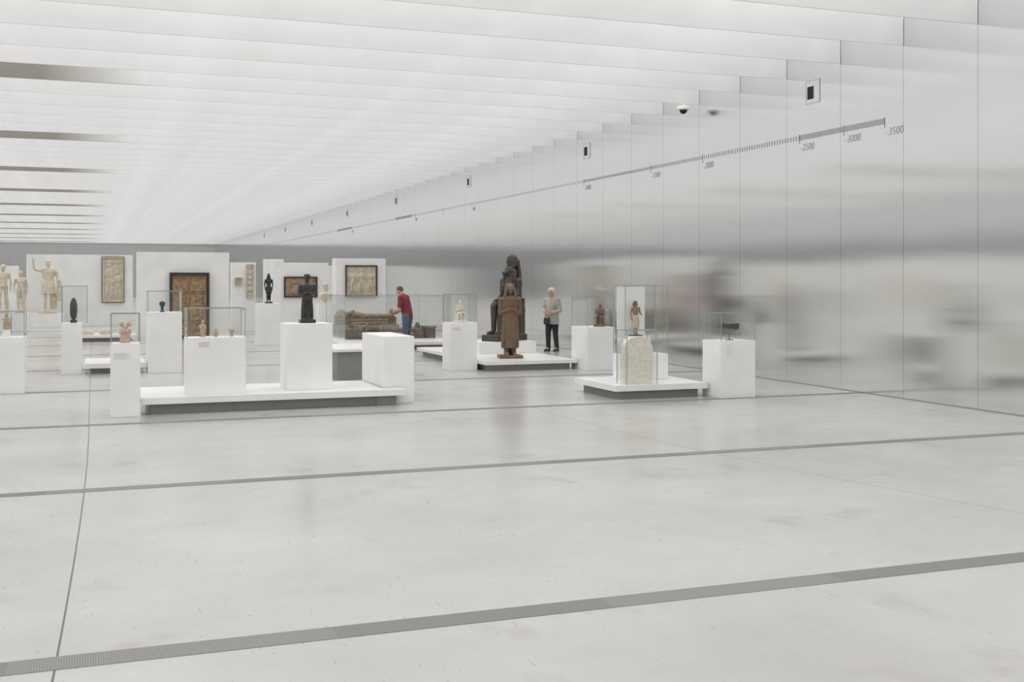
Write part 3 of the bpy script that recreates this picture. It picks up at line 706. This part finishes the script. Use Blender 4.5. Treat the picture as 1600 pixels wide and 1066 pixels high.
for i, (x, y, a, b_, c) in enumerate(((-.15, 36.0, .2, .15, .1), (.35, 36.1, .2, .18, .13), (.88, 36.0, .18, .15, .1))):
    S = Sc(1); S.box((0, 0, c*.5), (a*1.7, b_*1.6, c)); S.ell((.02, 0, c), (a*.8, b_*.7, c*.6))
    o = S.bake("stone_fragment", M_marble2, .02, 1, (x, y, .2)); tag(o, "broken cream carved stone block lying on a platform", "stone fragment")

# coffins
def coffin(loc, L, W, H, m, label):
    r = empty("painted_coffin", loc, label, "coffin")
    st = [(-.5, .30), (-.47, .36), (-.40, .40), (-.30, .50), (-.1, .47), (.2, .38), (.38, .33), (.45, .36), (.5, .35)]
    bm = bmesh.new(); prev = None
    for (t, wv) in st:
        x = t*L; w = wv*W; hh = H*.55
        vs = [bm.verts.new((x, -w, 0)), bm.verts.new((x, w, 0)), bm.verts.new((x, w, hh)), bm.verts.new((x, -w, hh))]
        if prev is None: bm.faces.new(vs)
        else:
            for j in range(4): bm.faces.new((prev[j], prev[(j+1) % 4], vs[(j+1) % 4], vs[j]))
        prev = vs
    bm.faces.new(prev[::-1]); bmobj("coffin_base", bm, m, r)
    S = Sc(1)
    rings = 14
    for i in range(rings):
        t = -.46+.88*i/(rings-1); wv = .30+.18*math.exp(-((t+.27)/.16)**2)+(.06 if t > .3 else 0); up = H*(.20+.18*math.exp(-((t+.25)/.2)**2))
        S.ell((t*L, 0, H*.60), (L*.06, wv*W, up))
    S.box((0, 0, H*.58), (L*.96, W*.62, H*.12))
    S.ell((-.40*L, 0, H*.90), (.11, .10, .09)); S.ell((-.41*L, 0, H*.82), (.15, .17, .10)); S.cap((-.41*L, 0, H*1.06), (-.38*L, 0, H*1.1), .02, .015)
    S.ell((.45*L, 0, H*.85), (.07, .14, H*.3))
    for sy in (-1, 1): S.cap((-.28*L, sy*.2, H*.8), (-.2*L, -sy*.05, H*.98), .05, .035)
    S.bake("coffin_lid", m, .014, 1, parent=r)
    bm = bmesh.new(); rnd = random.Random(3)
    for row in range(2):
        z = H*(.12+.2*row); x = -.26*L
        while x < .34*L:
            w_ = .02+rnd.random()*.05; t = x/L; hw = (.47-.3*(t+.1) if t > -.1 else .485)*W
            addbox(bm, x, x+w_, -hw-.006, -hw+.02, z, z+H*.11); x += w_+.015
    o = bmobj("painted_band", bm, M_beige, r); o["kind"] = "stuff"
    return r
coffin((7.62, 30.75, .2), 2.15, .62, .40, M_coffin2, "dark painted human-shaped wooden coffin")
coffin((7.35, 31.9, .55), 1.75, .5, .40, M_coffin, "ochre painted human-shaped wooden coffin on a grey support")
r = empty("painted_chest", (8.9, 30.8, .2), "small dark painted wooden chest beside a coffin", "chest")
box("chest_body", 8.78, 9.05, 30.5, 31.1, .2, .48, M_coffin2, r, .008); box("chest_lid", 8.765, 9.065, 30.485, 31.115, .48, .54, M_coffin, r, .01)

# ------------------------------------------------------------------ people
def hand(S, w, d, s, n):
    w = Vector(w); d = Vector(d).normalized(); n = Vector(n); n = (n-n.dot(d)*d).normalized(); s_ = d.cross(n).normalized()
    if s_.dot(Vector(s)) < 0: s_ = -s_
    R = Matrix((s_, n, d)).transposed(); S.ell(w+d*.048, (.042, .017, .05), R)
    S.cap(w-d*.01, w+d*.02, .026, .028)
    for off, L in ((.03, .072), (.010, .082), (-.011, .076), (-.031, .058)):
        b = w+d*.085+s_*off; m_ = b+(d*.85+n*.45).normalized()*L*.5; t = m_+(d*.45+n*.85).normalized()*L*.48
        S.cap(b-d*.02, m_, .0095, .009); S.cap(m_, t, .009, .0075)
    b = w+d*.03+s_*.032; m_ = b+(s_*.7+d*.6).normalized()*.04; t = m_+(d*.85+n*.4).normalized()*.032
    S.cap(b-d*.01, m_, .013, .011); S.cap(m_, t, .011, .009)

def person(J, tilt, loc, rz, label, m_top, m_leg, m_hair, hairlong=False, coat=False, k=1.0):
    R = RX(tilt); V = Vector
    def torso(S, g):
        S.ell(J["pel"], (.16+g, .115+g, .13+g)); S.cap(J["pel"], J["chest"], .125+g, .13+g)
        S.ell(J["chest"], (.17+g, .115+g, .17+g)); S.cap(J["sh"][0], J["sh"][1], .06+g, .06+g)
        sh = (V(J["sh"][0])+V(J["sh"][1]))/2; S.cap(sh, V(J["chest"]), .09+g, .11+g)
    def arms(S, g, upto=1.0):
        for i in (0, 1):
            S.cap(J["sh"][i], J["el"][i], .052+g, .042+g); e = V(J["el"][i]); w = e+(V(J["wr"][i])-e)*upto; S.cap(e, w, .042+g, (.027 if upto > .9 else .034)+g)
    def legs(S, g):
        for i in (0, 1):
            S.cap(J["hip"][i], J["kn"][i], .09+g, .058+g); S.cap(J["kn"][i], J["an"][i], .056+g, .04+g)
    S = Sc(k); torso(S, 0); arms(S, 0); legs(S, 0)
    S.cap((V(J["sh"][0])+V(J["sh"][1]))/2, V(J["head"])-R @ V((0, -.01, .06)), .058, .052); st_head(S, J["head"], R)
    for i in (0, 1):
        a = V(J["an"][i]); S.cap(a, a+V((0, -.12, -.05)), .04, .03)
        hand(S, J["wr"][i], V(J["wr"][i])-V(J["el"][i]), J["thumb"][i], J["palm"][i])
    body = S.bake("person", M_skin, .0062, 1, loc); body.rotation_euler = (0, 0, rz); tag(body, label, "person")
    S = Sc(k); torso(S, .016)
    if coat:
        p = V(J["pel"]); S.loft([(p.z-.2, .2, .155), (p.z, .195, .15), (p.z+.15, .17, .14)])
        arms(S, .02, .96)
    else:
        for i in (0, 1):
            s0 = V(J["sh"][i]); e0 = V(J["el"][i]); S.cap(s0, s0+(e0-s0)*.8, .07, .062)
    sh = (V(J["sh"][0])+V(J["sh"][1]))/2; S.cap(sh, sh+V((0, -.01, .05)), .075, .068)
    S.bake("jacket" if coat else "shirt", m_top, .009, 1, parent=body)
    S = Sc(k); S.ell(J["pel"], (.168, .122, .12)); legs(S, .016)
    S.bake("trousers", m_leg, .009, 1, parent=body)
    for i in (0, 1):
        a = V(J["an"][i]); S = Sc(k); S.cap((a.x, a.y+.03, .045), (a.x*1.1, a.y-.15, .035), .045, .034); S.ell((a.x*1.08, a.y-.1, .035), (.048, .09, .034)); S.cap(a, (a.x, a.y, .05), .05, .05); S.box((a.x*1.05, a.y-.06, .01), (.085, .27, .02))
        S.bake("shoe", M_shoe, .008, 1, parent=body)
    H = V(J["head"]); S = Sc(k); S.ell(H+R @ V((0, .022, .032)), (.084, .092, .098), R)
    if hairlong:
        S.ell(H+R @ V((0, .035, .04)), (.098, .10, .10), R); S.ell(H+R @ V((0, .045, -.03)), (.1, .075, .10), R); S.ell(H+R @ V((0, -.045, .085)), (.07, .045, .035), R)
    S.bake("hair", m_hair, .008, 1, parent=body)
    for sx in (-1, 1):
        S = Sc(k); S.ell(H+R @ V((sx*.03, -.088, .012)), (.012, .007, .008), R); S.bake("eye", M_eye, .003, 0, parent=body)
    return body

Jm = dict(pel=(0, .03, .94), chest=(0, -.04, 1.25), sh=[(-.18, -.08, 1.38), (.18, -.08, 1.38)], head=(0, -.19, 1.555),
          el=[(-.25, -.07, 1.10), (.25, -.07, 1.10)], wr=[(-.13, -.27, 1.02), (.13, -.27, 1.04)], hip=[(-.09, .03, .9), (.09, .03, .9)],
          kn=[(-.11, -.02, .49), (.11, .03, .49)], an=[(-.12, .03, .09), (.12, .08, .09)], thumb=[(.5, 0, 1), (-.5, 0, 1)], palm=[(1, 0, -.4), (-1, 0, -.4)])
person(Jm, .5, (7.58, 28.2, 0), math.radians(-132), "man in burgundy polo shirt and jeans leaning forward to look", M_shirt, M_jeans, M_hairb, False, False)
Jw = dict(pel=(0, .02, .90), chest=(0, 0, 1.20), sh=[(-.165, 0, 1.32), (.165, 0, 1.32)], head=(0, -.03, 1.51),
          el=[(-.23, .02, 1.06), (.23, .02, 1.06)], wr=[(-.10, -.2, 1.02), (.12, -.2, 1.0)], hip=[(-.08, .02, .87), (.08, .02, .87)],
          kn=[(-.09, -.03, .47), (.09, .03, .47)], an=[(-.1, .0, .085), (.1, .09, .085)], thumb=[(0, 0, 1), (0, 0, 1)], palm=[(1, 0, -.2), (-1, 0, -.2)])
person(Jw, .12, (11.1, 26.9, 0), math.radians(-50), "white-haired woman in beige jacket and black trousers standing with hands together", M_jacket, M_trouser, M_hairg, True, True)
r = empty("shoulder_bag", (10.89, 26.72, .70), "small black leather bag held in front of a jacket", "bag")
S = Sc(.85); S.loft([(0, .10, .035), (.02, .11, .04), (.17, .105, .035), (.2, .1, .025)], e=4); o = S.bake("bag_body", M_bag, .008, 1, parent=r); o.rotation_euler = (0, 0, math.radians(-55))
S = Sc(1); S.cap((-.06, 0, .16), (-.03, 0, .28), .008); S.cap((-.03, 0, .28), (.03, 0, .28), .008); S.cap((.03, 0, .28), (.06, 0, .16), .008); o = S.bake("bag_handle", M_bag, .004, 0, parent=r); o.rotation_euler = (0, 0, math.radians(-55))

# ------------------------------------------------------------------ world + camera
w = bpy.data.worlds.new("World"); sc.world = w; w.use_nodes = True
w.node_tree.nodes["Background"].inputs[0].default_value = (.8, .85, .9, 1); w.node_tree.nodes["Background"].inputs[1].default_value = .4
cd = bpy.data.cameras.new("Camera"); co = bpy.data.objects.new("Camera", cd); C.objects.link(co)
co.location = (0, 0, 1.85); co.rotation_euler = (math.radians(90), 0, math.radians(-20.4))
cd.sensor_width = 36; cd.lens = 39.6; cd.shift_y = -.06; cd.clip_end = 400
sc.camera = co
